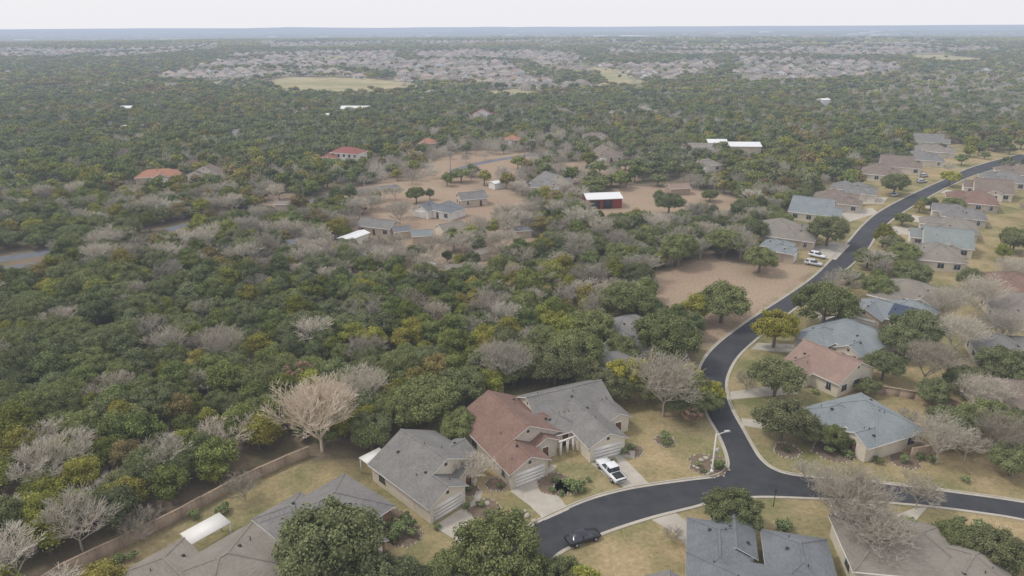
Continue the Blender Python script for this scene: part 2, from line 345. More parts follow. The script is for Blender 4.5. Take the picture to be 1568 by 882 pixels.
at=N(t,'ShaderNodeAttribute',attribute_name='zone'); sp=N(t,'ShaderNodeSeparateColor'); t.links.new(at.outputs['Color'],sp.inputs[0])
edge=noise(t,P,.16,5,.72)
def zm(sock,amp=1.3):
    a=N(t,'ShaderNodeMath',operation='MULTIPLY_ADD'); a.inputs[1].default_value=amp; t.links.new(edge,a.inputs[0]); a.inputs[2].default_value=-amp/2
    b=N(t,'ShaderNodeMath',operation='ADD'); t.links.new(sock,b.inputs[0]); t.links.new(a.outputs[0],b.inputs[1])
    r=N(t,'ShaderNodeMapRange'); r.inputs[1].default_value=.3; r.inputs[2].default_value=.7; t.links.new(b.outputs[0],r.inputs[0]); return r.outputs[0]
fine=noise(t,P,1.6,5,.75); med=noise(t,P,.12,4,.6); big=noise(t,P,.035,3); huge=noise(t,P,.002,4,.7)
floor=ramp(t,fine,(.14,.11,.078),(.25,.20,.15)); floor=mixc(t,.45,floor,ramp(t,med,(.11,.12,.05),(.25,.19,.14)))
dl=N(t,'ShaderNodeVectorMath',operation='LENGTH'); t.links.new(P,dl.inputs[0]); dr=N(t,'ShaderNodeMapRange'); dr.inputs[1].default_value=1200; dr.inputs[2].default_value=2800; t.links.new(dl.outputs['Value'],dr.inputs[0])
farc=ramp(t,noise(t,P,.008,5,.8),(.06,.07,.045),(.15,.14,.10)); farc=mixc(t,.5,farc,ramp(t,huge,(.05,.06,.04),(.26,.23,.17),.5,.7))
floor=mixc(t,dr.outputs[0],floor,farc)
lawn=ramp(t,big,(.39,.305,.175),(.21,.21,.10),.42,.58); lawn=mixc(t,.5,lawn,ramp(t,med,(.43,.33,.20),(.16,.165,.07),.42,.62)); 
lawn=mixc(t,.7,lawn,ramp(t,fine,(.62,.62,.60),(1.2,1.2,1.18)),'MULTIPLY')
dirt=ramp(t,med,(.37,.255,.185),(.33,.26,.17),.4,.6); dirt=mixc(t,.45,dirt,ramp(t,big,(.29,.20,.15),(.39,.32,.225),.4,.6)); dirt=mixc(t,.5,dirt,ramp(t,fine,(.20,.15,.105),(.48,.37,.275)))
field=ramp(t,noise(t,P,.014,5,.75),(.44,.375,.235),(.25,.25,.13),.38,.66); sub=ramp(t,noise(t,P,.03,4,.7),(.17,.165,.10),(.32,.275,.21))
c=mixc(t,zm(sp.outputs[0],.8),floor,lawn); c=mixc(t,zm(sp.outputs[1]),c,dirt); c=mixc(t,zm(at.outputs['Alpha']),c,sub); c=mixc(t,zm(sp.outputs[2],.7),c,field)
d=N(t,'ShaderNodeBsdfDiffuse'); t.links.new(c,d.inputs[0]); finish(m,d.outputs[0])
gm=build('ground',np.stack([X,Y,Zt],-1),Q,[m]); a=gm.attributes.new('zone','FLOAT_COLOR','POINT'); a.data.foreach_set('color',zone.ravel()); obj('ground',gm)
# ------------------------------------------------------------------ houses
HC=[]
def seg_cap(b,p,q,w=.16,h=.05):
    p=Vector(p);q=Vector(q);d=(q-p).normalized();s=d.cross(Vector((0,0,1))).normalized()*w
    u=Vector((0,0,h)); b.add([p-s,p+u,p+s,q-s,q+u,q+s],[(0,1,4,3),(1,2,5,4)])
def house_parts(wings,garage=1,roofk='gray',wallk='cream',ez=2.75,pit=.5,gw=4.8,vents=True,door=True,roofmat=None,wallmat=None,seed=0,windows=True):
    R,Wl,T,G,Fm,Cp,Vt,Gd,Dr=Buf(),Buf(),Buf(),Buf(),Buf(),Buf(),Buf(),Buf(),Buf(); o=.5; g=random.Random(seed)
    for i,wg in enumerate(wings):
        x0,x1,y0,y1,kind,ax=wg[:6]; e=(wg[6] if len(wg)>6 else ez)-.055*i; s=.03*i; x0+=s;x1-=s;y0+=s;y1-=s
        if ax=='y': a0,a1,b0,b1=x0,x1,y0,y1; mp=lambda a,b,z:(a,b,z)
        else: a0,a1,b0,b1=y0,y1,x0,x1; mp=lambda a,b,z:(b,a,z)
        am=(a0+a1)/2; hw=(a1-a0)/2+o; zr=e+hw*pit; zw=e+o*pit
        th=.13
        if kind=='g':
            for sgn in(-1,1):
                ae=am+sgn*hw
                vs=[mp(ae,b0-o*.7,e+th),mp(am,b0-o*.7,zr+th),mp(am,b1+o*.7,zr+th),mp(ae,b1+o*.7,e+th)]; R.add(vs,[(0,1,2,3)])
                lo=[mp(ae,b0-o*.7,e),mp(am,b0-o*.7,zr),mp(am,b1+o*.7,zr),mp(ae,b1+o*.7,e)]
                T.add(lo+[tuple(np.array(v)-(0,0,.002)) for v in vs],[(0,1,2,3),(0,1,5,4),(2,3,7,6),(3,0,4,7)])
                zz=e-.08; T.add([mp(ae,b0-o*.7,zz),mp(ae,b1+o*.7,zz),mp(ae,b1+o*.7,e),mp(ae,b0-o*.7,e)],[(0,1,2,3)])
            seg_cap(Cp,mp(am,b0-o*.7,zr+th),mp(am,b1+o*.7,zr+th))
            for b in(b0,b1): Wl.add([mp(a0,b,0),mp(a1,b,0),mp(a1,b,zw),mp(am,b,zr-.02),mp(a0,b,zw)],[(0,1,2,3,4)])
            for a in(a0,a1): Wl.add([mp(a,b0,0),mp(a,b1,0),mp(a,b1,zw),mp(a,b0,zw)],[(0,1,2,3)])
            for b,sg in((b0,-1),(b1,1)):
                v0,v1=sorted((b+sg*.03,b+sg*.06)); p,q=mp(am-.22,v0,zr-1.2),mp(am+.22,v1,zr-.75); 
                if zr-1.2>zw: G.box(min(p[0],q[0]),max(p[0],q[0]),min(p[1],q[1]),max(p[1],q[1]),p[2],q[2])
        else:
            ra,rb=b0-o+hw,b1+o-hw
            if ra>rb-.1: 
                mid=(ra+rb)/2; ra,rb=mid-.05,mid+.05
            c=[mp(a0-o,b0-o,e+th),mp(a1+o,b0-o,e+th),mp(a1+o,b1+o,e+th),mp(a0-o,b1+o,e+th),mp(am,ra,zr+th),mp(am,rb,zr+th)]
            R.add(c,[(0,1,4),(1,2,5,4),(2,3,5),(3,0,4,5)])
            lo=[(v[0],v[1],e-.06) for v in c[:4]]; T.add(lo+[(v[0],v[1],v[2]-.002) for v in c[:4]],[(0,1,2,3),(0,1,5,4),(1,2,6,5),(2,3,7,6),(3,0,4,7)])
            for p,q in((4,5),(0,4),(1,4),(2,5),(3,5)): seg_cap(Cp,c[p],c[q],.14,.04)
            Wl.add([mp(a0,b0,0),mp(a1,b0,0),mp(a1,b1,0),mp(a0,b1,0),mp(a0,b0,e),mp(a1,b0,e),mp(a1,b1,e),mp(a0,b1,e)],[(0,1,5,4),(1,2,6,5),(2,3,7,6),(3,0,4,7)])
        if vents:
            for k in range(3):
                fa=g.uniform(-.6,.6); bb=g.uniform(b0+1.5,b1-1.5) if b1-b0>4 else (b0+b1)/2
                z=zr-abs(fa)*hw*pit
                if kind=='h': z=min(z,e+(min(bb-b0,b1-bb)+o)*pit)
                p=mp(am+fa*hw,bb,z)
                if k==0: Vt.box(p[0]-.18,p[0]+.18,p[1]-.18,p[1]+.18,z-.2,z+.3)
                else: Vt.cyl(p[:2],.06,.06,z-.2,z+.5,6)
        if windows:
          for side in range(4):
            if side in(0,1): L0,L1=x0,x1; yy=(y0,y1)[side]; sg=(-1,1)[side]; pt=lambda a,d,yy=yy,sg=sg:(a,yy+sg*d)
            else: L0,L1=y0,y1; xx=(x0,x1)[side-2]; sg=(-1,1)[side-2]; pt=lambda a,d,xx=xx,sg=sg:(xx+sg*d,a)
            def panel(B,a,w_,z0,z1,d0,d1):
                p=pt(a-w_/2,d0);q=pt(a+w_/2,d1); B.box(min(p[0],q[0]),max(p[0],q[0]),min(p[1],q[1]),max(p[1],q[1]),z0,z1)
            if side==0 and garage is not None and i==garage:
                a=(L0+L1)/2; gg=min(gw,L1-L0-.9); panel(Fm,a,gg+.3,0,2.4,0,.04); 
                for r_ in range(4): panel(Gd,a,gg,.04+r_*.55,.04+r_*.55+.53,.04,.08)
                continue
            n=max(1,int((L1-L0)/3.4))
            for k in range(n):
                a=L0+(L1-L0)*(k+.5)/n; p=pt(a,.7)
                if any(j!=i and q[0]-.8<p[0]<q[1]+.8 and q[2]-.8<p[1]<q[3]+.8 for j,q in enumerate(wings)): continue
                if g.random()<.15: continue
                if side==0 and k==n//2 and door:
                    panel(Fm,a,1.3,0,2.3,0,.05); panel(Dr,a,1.0,0.05,2.15,.05,.08); continue
                ww=1.5 if g.random()<.6 else .9
                panel(Fm,a,ww+.24,.78,2.32,0,.05); panel(G,a-ww/4-.01,ww/2-.05,.9,2.2,.05,.07); panel(G,a+ww/4+.01,ww/2-.05,.9,2.2,.05,.07)
    rm=roofmat or roofm(roofk); wm=wallmat or wallm(wallk)
    return [('walls',Wl,wm),('roof',R,rm),('roof_trim',T,M['white']),('ridge_caps',Cp,rm),('window_frames',Fm,M['white']),('window_glass',G,M['glass']),('roof_vents',Vt,M['dark']),('garage_door',Gd,M['white']),('front_door',Dr,M['door'])]
def house(name,px,th,wings,center=False,zc=3.2,world=False,**k):
    thr=math.radians(th)
    x0=min(q[0] for q in wings);x1=max(q[1] for q in wings);y0=min(q[2] for q in wings);y1=max(q[3] for q in wings)
    ox,oy=px if world else gp(px[0],px[1],zc if center else 0)
    r=Vector((math.cos(thr),math.sin(thr)));b=Vector((-math.sin(thr),math.cos(thr)))
    if center:
        cc=Vector((ox,oy)); O=cc-r*(x0+x1)/2-b*(y0+y1)/2
    else: O=Vector((ox,oy))
    HC.append((O,r,b,x0,x1,y0,y1))
    e=empty(name,(O.x,O.y,0),thr)
    for nm,B,mt in house_parts(wings,**k): B.obj(nm,mt,e)
    return e,O,r,b
def L2(w_,d_,s=0):
    if s==0: return [(0,w_,3.5,d_,'h','y' if d_-3.5>w_ else 'x'),(0,w_*.5,0,8,'h','y'),(w_*.62,w_,1.5,7,'g','y')]
    if s==1: return [(0,w_,3,d_,'g','y'),(w_*.0,w_*.5,0,8,'g','y'),(w_*.3,w_+1.5,d_*.45,d_*.8,'g','x')]
    if s==2: return [(0,w_,2.5,d_*.7,'h','x'),(0,w_*.48,0,d_*.55,'g','y'),(w_*.35,w_,d_*.45,d_,'h','y')]
hA=house('gray_roof_house',(660,803),45,[(0,11.5,3.5,13.5,'g','y'),(0,6.2,0,7,'g','y'),(6.4,12.6,5.5,9.5,'g','x'),(7,10.5,2.2,6,'g','y')],roofk='gray',wallk='cream',seed=1)
b=Buf(); b.box(-.4,3.2,13.9,16.2,2.7,2.85); b.box(-.3,-.15,16,16.15,0,2.7); b.box(2.9,3.05,16,16.15,0,2.7); b.obj('patio_cover',M['white'],hA[0])
hB=house('red_roof_house',(783,750),31,[(0,12,5,17,'g','y'),(0,6.3,0,9,'g','y'),(6.2,10.4,3.6,8.5,'g','y'),(9.5,13.4,7,12,'h','x')],roofk='red',wallk='lime',seed=2)
b=Buf(); [b.box(x,x+.3,3.0,3.3,0,2.5) for x in(10.6,11.9,13.0)]; b.box(10.4,13.4,3.0,3.2,2.5,2.75); b.obj('porch_columns',M['white'],hB[0])
hC=house('gray_roof_house',(903,709),24,[(-4.2,9.5,8.5,18,'g','x'),(0,6.2,0,13,'g','y'),(6.2,10.2,5,12,'g','y'),(-4,1.5,5.5,14,'h','y')],roofk='gray',wallk='cream',seed=3)
hN=house('gray_roof_house',(-16.5,67.5),50,[(-7.2,5.2,4,14,'h','x'),(-5.6,.4,-.5,8,'g','y'),(-7.5,-1,8,15.5,'h','y')],world=True,roofk='gray',wallk='brick',seed=4)
hM=house('tan_roof_house',(-34.8,62.5),50,[(-7,6,0,12,'h','x'),(-8,-1,3,16,'h','y')],center=True,world=True,roofk='tan',wallk='cream',garage=None,seed=5)
px_,py_=gp(315,808,2.8); pc=empty('patio_pergola',(px_,py_,0),math.radians(50))
b=Buf(); b.box(-2.6,2.6,-1.5,1.5,2.7,2.78); b.obj('canopy',M['white'],pc); b=Buf(); [b.box(x,x+.15,y,y+.15,0,2.7) for x in(-2.5,2.3) for y in(-1.4,1.2)]; b.obj('posts',M['white'],pc)
house('slate_roof_house',(19.6,58.5),-14,[(0,16,-4,6.5,'h','x'),(0,6.5,2,13,'h','y'),(9,16,3,13.0,'h','y'),(3,7.5,8,14.6,'g','y')],world=True,garage=None,roofk='slate',wallk='white',seed=6)
house('tan_roof_house',(49,66),-8,[(0,13,0,9,'h','x'),(1,7,5,12.5,'h','y'),(9,17,-3,6,'h','x')],world=True,center=True,garage=None,roofk='tan',wallk='cream',seed=7)
house('gray_roof_house',(14.0,54.8),-10,[(0,10,0,11,'h','x'),(5,10,6,12.8,'g','y')],world=True,center=True,garage=None,roofk='gray',wallk='cream',seed=8)
for (nm,u,v,th,wings,rk,wk) in [
 ('blue_roof_house',1318,640,-68,L2(12,13.5,0),'blue','cream'),
 ('pink_roof_house',1268,556,-58,[(0,11,2,12.5,'g','x'),(0,5.6,0,6,'g','y'),(4,10,7,13.5,'h','y')],'pink','cream'),
 ('blue_roof_house',1295,513,-55,L2(13,15,0),'blue','cream'),
 ('solar_roof_house',1368,474,-45,L2(14,15,2),'blue','tan'),
 ('gray_roof_house',1392,447,-45,L2(13,14,0),'tan','cream'),
 ('tan_roof_house',1203,352,60,L2(16,18,0),'tan','tan'),('blue_roof_house',1195,376,55,L2(10,10,2),'blue','tan'),
 ('blue_roof_house',1252,318,60,L2(15,16,1),'blue','cream'),('brown_roof_house',1283,303,60,L2(15,16,0),'brown','lime'),
 ('gray_roof_house',1308,288,60,L2(15,16,2),'gray','cream'),('pink_roof_house',1352,262,60,L2(15,16,0),'brown','cream'),('brown_roof_house',1378,250,65,L2(15,16,1),'brown','cream'),
 ('gray_roof_house',1412,240,65,L2(15,17,0),'gray','cream'),('gray_roof_house',1430,228,65,L2(15,17,2),'tan','lime'),('gray_roof_house',1425,214,65,L2(14,17,1),'gray','lime'),
 ('green_gray_roof_house',1424,386,-110,L2(13,15,0),'tan','cream'),('green_gray_roof_house',1440,366,-115,L2(14,15,1),'green','cream'),('gray_roof_house',1452,344,-118,L2(14,15,0),'tan','cream'),
 ('gray_roof_house',1468,324,-118,L2(14,15,2),'gray','lime'),('red_roof_house',1488,303,-118,L2(15,15,0),'red','lime'),('gray_roof_house',1512,288,-118,L2(15,15,1),'brown','cream'),('gray_roof_house',1535,272,-118,L2(15,15,0),'gray','cream'),('gray_roof_house',1560,262,-118,L2(15,16,0),'brown','lime'),
 ('tan_roof_house',1580,470,70,L2(14,16,0),'tan','cream'),('gray_roof_house',1568,538,70,L2(14,16,2),'gray','cream'),('brown_roof_house',1580,612,75,L2(14,16,0),'brown','cream'),('red_roof_house',1565,436,70,L2(14,16,0),'red','cream'),
 ('gray_roof_house',965,505,20,L2(12,14,0),'gray','cream'),('gray_roof_house',925,550,20,L2(12,14,2),'gray','cream'),
 ('white_ranch_house',672,317,-35,L2(15,11,2),'slate','white'),('gray_roof_cabin',580,342,-20,[(0,12,0,6.5,'g','x')],'gray','tan'),('gray_roof_cabin',722,300,20,[(0,10,0,7,'g','x')],'gray','tan'),
 ('orange_roof_house',242,267,20,[(0,17,0,9,'h','x'),(7,13,-3,6,'g','y')],'orange','tan'),('orange_roof_house',655,217,0,[(0,9,0,8,'h','x'),(1,5,-2,4,'g','y')],'orange','tan'),('orange_roof_house',785,212,0,[(0,8,0,8,'h','x'),(1,4,-2,4,'g','y')],'orange','tan'),
 ('gray_roof_house',850,279,30,L2(15,12,1),'gray','cream'),('red_roof_house',740,174,0,L2(13,10,1),'terra','white'),('brown_roof_house',912,208,0,L2(14,11,0),'brown','cream'),('brown_roof_house',930,236,10,L2(16,12,1),'brown','tan'),
 ('tan_roof_house',990,170,0,L2(15,12,1),'tan','cream'),('brown_roof_house',860,170,0,L2(15,12,0),'brown','cream'),('brown_roof_house',318,264,0,L2(12,10,1),'brown','cream'),('white_house',945,172,10,L2(15,12,2),'tan','white'),('tan_roof_house',1080,250,10,L2(13,12,2),'tan','cream')]:
    h=house(nm,(u,v),th,wings,center=True,roofk=rk,wallk=wk,seed=int(u))
    if nm=='solar_roof_house':
        b=Buf()
        for i in range(6):
            for j in range(2):
                x=7.2+i*1.12; y=3.0+j*1.75; z=lambda yy:2.75+.13+(yy-2.0)*.5+.08
                b.add([(x,y,z(y)),(x+1.05,y,z(y)),(x+1.05,y+1.65,z(y+1.65)),(x,y+1.65,z(y+1.65))],[(0,1,2,3)])
        b.obj('solar_panels',M['solar'],h[0])
h=house('terracotta_roof_house',(527,236),-20,[(0,15,0,9,'h','x',5.0),(-4,5,-2,6.5,'h','x',2.9)],center=True,zc=4,roofk='terra',wallk='white',garage=None,seed=9)
b=Buf(); [b.box(1+i*3.0,2.2+i*3.0,-.06,-.02,3.3,4.6) for i in range(5)]; b.obj('upper_windows',M['glass'],h[0])
def shed(name,u,v,th,w_,d_,ez,roof,wall,pit=.25):
    return house(name,(u,v),th,[(0,w_,0,d_,'g','x',ez)],center=True,roofmat=roof,wallmat=wall,pit=pit,garage=None,vents=False,seed=int(u+v),windows=False)
h=shed('red_barn',921,302,8,13,9,3.6,M['metalroof'],M['redbarn'])
b=Buf(); b.box(1.2,4.8,-.06,-.01,0,3); b.box(6,9.5,-.06,-.01,0,3); b.obj('painted_dark_bays',M['dark'],h[0])  # flat dark panels on the closed wall paint the shade of open bays
shed('metal_barn',1135,223,-5,18,11,3.6,M['metalroof'],wallm('tan')); shed('metal_barn',1097,218,-5,10,9,3.6,M['metalroof'],wallm('white')); shed('metal_barn',1069,222,-5,10,9,3,roofm('tan'),wallm('white'))
shed('wooden_shed',1038,284,10,8,6,2.6,roofm('pink'),M['wood'],.4); shed('storage_trailer',541,358,60,9,4,2.6,M['metalroof'],wallm('white')); shed('garden_shed',646,354,10,6,5,2.4,roofm('blue'),wallm('tan'),.4)
shed('garden_shed',614,348,20,5,4,2.4,roofm('slate'),wallm('tan'),.4); shed('white_barn',545,166,-5,22,12,3.5,M['metalroof'],wallm('white')); shed('white_barn',200,164,0,14,9,3,M['metalroof'],wallm('white')); shed('white_shed',196,192,60,8,5,2.8,M['metalroof'],wallm('white'));shed('white_shed',226,190,0,8,5,2.8,M['metalroof'],wallm('white'));shed('white_barn',372,200,0,10,8,2.8,roofm('slate'),wallm('white'));shed('white_barn',496,176,60,10,8,2.8,M['metalroof'],wallm('white'))
shed('storage_shed',697,402,10,5,3,2,roofm('tan'),wallm('white'));shed('storage_shed',655,399,80,4,2.5,1.6,M['metalroof'],wallm('white'));shed('small_shed',440,308,0,8,4,2.5,roofm('tan'),wallm('tan'));shed('white_barn',1260,160,20,8,6,7,M['metalroof'],wallm('white'))
shed('storage_shed',455,365,30,6,4,2.4,roofm('slate'),wallm('tan'));shed('storage_shed',800,346,10,5,4,2.2,roofm('slate'),wallm('tan'));shed('storage_shed',735,380,40,4,3,2.2,roofm('tan'),wallm('cream'));shed('storage_shed',760,276,40,5,4,2.4,M['metalroof'],wallm('white'));shed('gray_roof_cabin',832,282,-10,9,7,2.6,roofm('gray'),wallm('cream'),.4);shed('gray_roof_cabin',690,345,30,8,6,2.6,roofm('tan'),wallm('cream'),.4)
# ------------------------------------------------------------------ driveways and beds
def drv(px,name='driveway',mat=None,z=.02): return sheet(name,gpl(px),z,mat or M['conc'])
DRV=[[(781,752),(826,728),(840,742),(872,780),(834,797),(812,775)],[(664,806),(711,776),(745,818),(714,838)],[(905,710),(950,696),(972,718),(993,740),(962,750),(935,735)],
 [(998,796),(1034,785),(1060,806),(1050,835),(1030,815)],[(1240,655),(1135,640),(1138,652),(1236,668)],[(1222,585),(1118,600),(1119,612),(1222,603)],[(1240,380),(1275,370),(1302,375),(1280,398),(1245,392)],[(1245,528),(1160,525),(1150,535),(1242,543)],[(1315,490),(1235,475),(1228,480),(1305,505)],
 [(1285,327),(1335,318),(1345,326),(1300,340)],[(1310,303),(1360,302),(1352,312),(1312,312)],[(1365,345),(1400,352),(1400,360),(1355,358)],[(1385,327),(1425,334),(1425,342),(1375,337)],[(1410,309),(1445,315),(1440,323),(1402,315)],[(1450,290),(1480,297),(1475,303),(1440,295)],[(560,900),(600,868),(640,882),(640,905)],[(1368,790),(1400,778),(1420,777),(1400,800)]]
for i,p in enumerate(DRV): drv(p,z=.02+.004*(i%3))
b=Buf()
for pl in([(828,727),(845,718),(848,712)],[(714,776),(728,770),(735,752)],[(950,696),(968,700),(968,690)]): ribbon(b,gpl(pl),-.5,.5,.035,.035)
b.obj('garden_path',M['conc'])
def bed(u,v,r,n=24):
    x,y=gp(u,v); g=random.Random(int(u*v)); pl=[(x+r*(1+g.uniform(-.12,.12))*math.cos(2*math.pi*i/n),y+r*(1+g.uniform(-.12,.12))*math.sin(2*math.pi*i/n)) for i in range(n)]
    sheet('mulch_bed',pl,.03,M['mulch'])
    bb=Buf()
    for i in range(0,n): bb.cyl(pl[i],g.uniform(.12,.2),.1,0,.16,6)
    bb.obj('stone_edging',M['stone'])
for q in[(1085,712,2.9),(740,779,2.2),(1018,675,1.6),(760,742,1.6),(850,742,2.6),(600,800,2.6),(620,820,2.2),(1275,690,3),(1385,705,2.2),(720,752,1.4),(968,690,1.8),(1205,690,2),(868,745,1.8)]: bed(*q)
# ------------------------------------------------------------------ fence
def fence(name,px,h=1.7,mat=None):
    pl=gpl(px); F=Buf(); g=random.Random(5)
    for (x0,y0),(x1,y1) in zip(pl[:-1],pl[1:]):
        L=math.hypot(x1-x0,y1-y0); n=max(1,int(L/2.4)); dx,dy=(x1-x0)/L,(y1-y0)/L
        for i in range(n):
            a=i*L/n; c=(i+1)*L/n-.02; hh=h+g.uniform(-.05,.05); nx_,ny_=-dy*.05,dx*.05
            A=(x0+dx*a,y0+dy*a);C=(x0+dx*c,y0+dy*c)
            F.add([(A[0]-nx_,A[1]-ny_,0),(C[0]-nx_,C[1]-ny_,0),(C[0]+nx_,C[1]+ny_,0),(A[0]+nx_,A[1]+ny_,0),(A[0]-nx_,A[1]-ny_,hh),(C[0]-nx_,C[1]-ny_,hh),(C[0]+nx_,C[1]+ny_,hh),(A[0]+nx_,A[1]+ny_,hh)],[(4,5,6,7),(0,1,5,4),(1,2,6,5),(2,3,7,6),(3,0,4,7)])
            F.cyl((A[0]-dy*.12,A[1]+dx*.12),.08,.08,0,hh+.1,5)
            a2,c2=-dy*.16,dx*.16; F.add([(A[0]-a2,A[1]-c2,hh+.02),(C[0]-a2,C[1]-c2,hh+.02),(C[0]+a2,C[1]+c2,hh+.02),(A[0]+a2,A[1]+c2,hh+.02)],[(0,1,2,3)])
    F.obj(name,mat or M['wood']); return pl
fl=fence('wooden_fence',[(60,905),(100,880),(150,856),(190,838),(230,818),(280,793),(310,776),(350,754),(400,730),(440,712),(475,698)])
fence('wooden_fence',[(1330,600),(1400,612),(1450,622),(1500,640)],1.6); fence('wooden_fence',[(1395,700),(1450,690),(1500,668)],1.6)
b=Buf(); ribbon(b,fl,.6,2.2,.02,.02); b.obj('dirt_track',surf('track_dirt',(.40,.30,.215),(.31,.235,.17),.7,.95,world=True))
# ------------------------------------------------------------------ tree prototypes
def col(name,meshes):
    c=bpy.data.collections.new(name)
    for i,me in enumerate(meshes): c.objects.link(bpy.data.objects.new(me.name,me))
    return c
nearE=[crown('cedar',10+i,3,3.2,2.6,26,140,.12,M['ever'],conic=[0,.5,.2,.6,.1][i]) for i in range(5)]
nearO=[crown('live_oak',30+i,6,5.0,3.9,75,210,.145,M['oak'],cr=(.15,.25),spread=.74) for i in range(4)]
nearB=[bare('bare_tree',50+i,7.5,.75,M['bare'],levels=4,kids=(5,4,4,5),rt=.13,tw=.026) for i in range(4)]
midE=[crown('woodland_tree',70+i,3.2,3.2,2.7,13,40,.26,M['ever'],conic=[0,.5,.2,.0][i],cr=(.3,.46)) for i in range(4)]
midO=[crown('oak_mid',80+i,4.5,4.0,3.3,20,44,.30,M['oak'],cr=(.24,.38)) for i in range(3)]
midB=[twigdome('bare_tree_mid',90+i,3.6,6.5,360,.048,M['bare']) for i in range(3)]
farE=[crown('distant_tree',100+i,3.6,3.3,2.8,7,14,.5,M['ever'],cr=(.34,.52),limb=False) for i in range(4)]
farB=[twigdome('distant_bare_tree',110+i,3.8,6.5,110,.13,M['bare']) for i in range(3)]
yel=crown('yellow_tree',120,5,4.6,3.8,55,170,.15,M['yel'],cr=(.15,.25),spread=.72)
rust=crown('rust_tree',121,4,3.8,3.2,35,60,.15,M['rust'],cr=(.12,.2),spread=.8)
shr=[crown('shrub_mesh',130+i,.8,.55,.5,7,60,.08,M['shrub'],limb=False,cr=(.35,.5)) for i in range(3)]
bigbare=bare('bare_big',140,11.5,.62,M['pale'],levels=5,kids=(8,4,4,4,3),rt=.26,tw=.028,upright=.8)
bigbare2=bare('bare_big2',141,10.5,.85,M['bare'],levels=5,kids=(5,4,4,3,3),rt=.2,tw=.023,upright=.7)
def patch(seed):
    g=np.random.default_rng(seed); V=[];F=[];T=[];MI=[];nb=0
    for i in range(230):
        r=g.uniform(2.6,5.2); c=np.array([g.uniform(-62,62),g.uniform(-62,62),2.2]); v=ICO1[0]*(1+g.uniform(-.25,.25,(len(ICO1[0]),1)))*r; v[:,2]*=.8; V.append(v+c);F.append(ICO1[1]+nb);nb+=len(v)
        bb=g.random()<.14; MI+=[1 if bb else 0]*len(ICO1[1]); T.append(np.full(len(v),g.choice([.55,.75,.95,1.15])*(.45 if bb else 1)))
    return build('forest_patch',np.concatenate(V),np.concatenate(F),[M['ever'],M['bare']],MI,np.concatenate(T))
PT=[patch(200+i) for i in range(3)]
def scat(name,x,y,z,sc,coln,rz=None,n=1):
    k=len(x); 
    if k==0: return
    me=bpy.data.meshes.new(name); me.vertices.add(k); me.vertices.foreach_set('co',np.stack([x,y,z],-1).astype(np.float32).ravel())
    a=me.attributes.new('rz','FLOAT','POINT'); a.data.foreach_set('value',(rng.uniform(0,6.28,k) if rz is None else rz).astype(np.float32))
    a=me.attributes.new('sc','FLOAT_VECTOR','POINT'); a.data.foreach_set('vector',sc.astype(np.float32).ravel())
    a=me.attributes.new('pid','INT','POINT'); a.data.foreach_set('value',rng.integers(0,n,k).astype(np.int32))
    o=obj(name,me); g=bpy.data.node_groups.new(name,'GeometryNodeTree')
    g.interface.new_socket('Geometry',in_out='INPUT',socket_type='NodeSocketGeometry'); g.interface.new_socket('Geometry',in_out='OUTPUT',socket_type='NodeSocketGeometry')
    a,b_=N(g,'NodeGroupInput'),N(g,'NodeGroupOutput'); ip=N(g,'GeometryNodeInstanceOnPoints'); ci=N(g,'GeometryNodeCollectionInfo')
    ci.inputs['Collection'].default_value=coln; ci.inputs['Separate Children'].default_value=True; ci.inputs['Reset Children'].default_value=True
    def na(nm,ty): q=N(g,'GeometryNodeInputNamedAttribute'); q.data_type=ty; q.inputs[0].default_value=nm; return q.outputs[0]
    cx=N(g,'ShaderNodeCombineXYZ'); g.links.new(na('rz','FLOAT'),cx.inputs[2]); er=N(g,'FunctionNodeEulerToRotation'); g.links.new(cx.outputs[0],er.inputs[0])
    g.links.new(a.outputs[0],ip.inputs['Points']); g.links.new(ci.outputs[0],ip.inputs['Instance']); ip.inputs['Pick Instance'].default_value=True
    g.links.new(na('pid','INT'),ip.inputs['Instance Index']); g.links.new(er.outputs[0],ip.inputs['Rotation']); g.links.new(na('sc','FLOAT_VECTOR'),ip.inputs['Scale']); g.links.new(ip.outputs[0],b_.inputs[0])
    md=o.modifiers.new('scatter','NODES'); md.node_group=g; return o
def grid(y0,y1,s):
    gy=np.arange(y0,y1,s); gx=np.arange(-.86*y1-25,.86*y1+25,s); A,B=np.meshgrid(gx,gy); A=A+rng.uniform(-.48,.48,A.shape)*s; B=B+rng.uniform(-.48,.48,B.shape)*s
    k=np.abs(A)<.86*B+25; return A[k],B[k]
def clear_mask(x,y,roadm=2.2,hm=1.8):
    ok=~inpoly(x,y,road_poly)
    for pl in(EL,ER,EW): ok&=dline(x,y,pl[::3]+[pl[-1]])>roadm
    for pl in lanes: ok&=(dline(x,y,pl[::3])>4.5)&(dline(x,y+9,pl[::3])>6)&(dline(x,y+16,pl[::3])>4)
    for O,r,b_,x0,x1,y0,y1 in HC:
        for sh in((0,3) if O.y<200 else (0,6,12)):
            dx=x-O.x;dy=y+sh-O.y;lx=dx*r.x+dy*r.y;ly=dx*b_.x+dy*b_.y
            ok&=~((lx>x0-hm)&(lx<x1+hm)&(ly>y0-hm)&(ly<y1+hm))
    for p in DRV: ok&=~inpoly(x,y,gpl(p))
    return ok
bareP=[gpl([(560,255),(900,200),(900,290),(830,330),(790,400),(640,440),(520,400)]),gpl([(1380,112),(1700,115),(1700,190),(1250,185)]),gpl([(1380,400),(1700,380),(1700,560),(1400,540)]),gpl([(350,370),(480,350),(520,420),(380,460)]),gpl([(450,280),(560,250),(700,170),(900,160),(1050,200),(1000,260),(700,290)])]
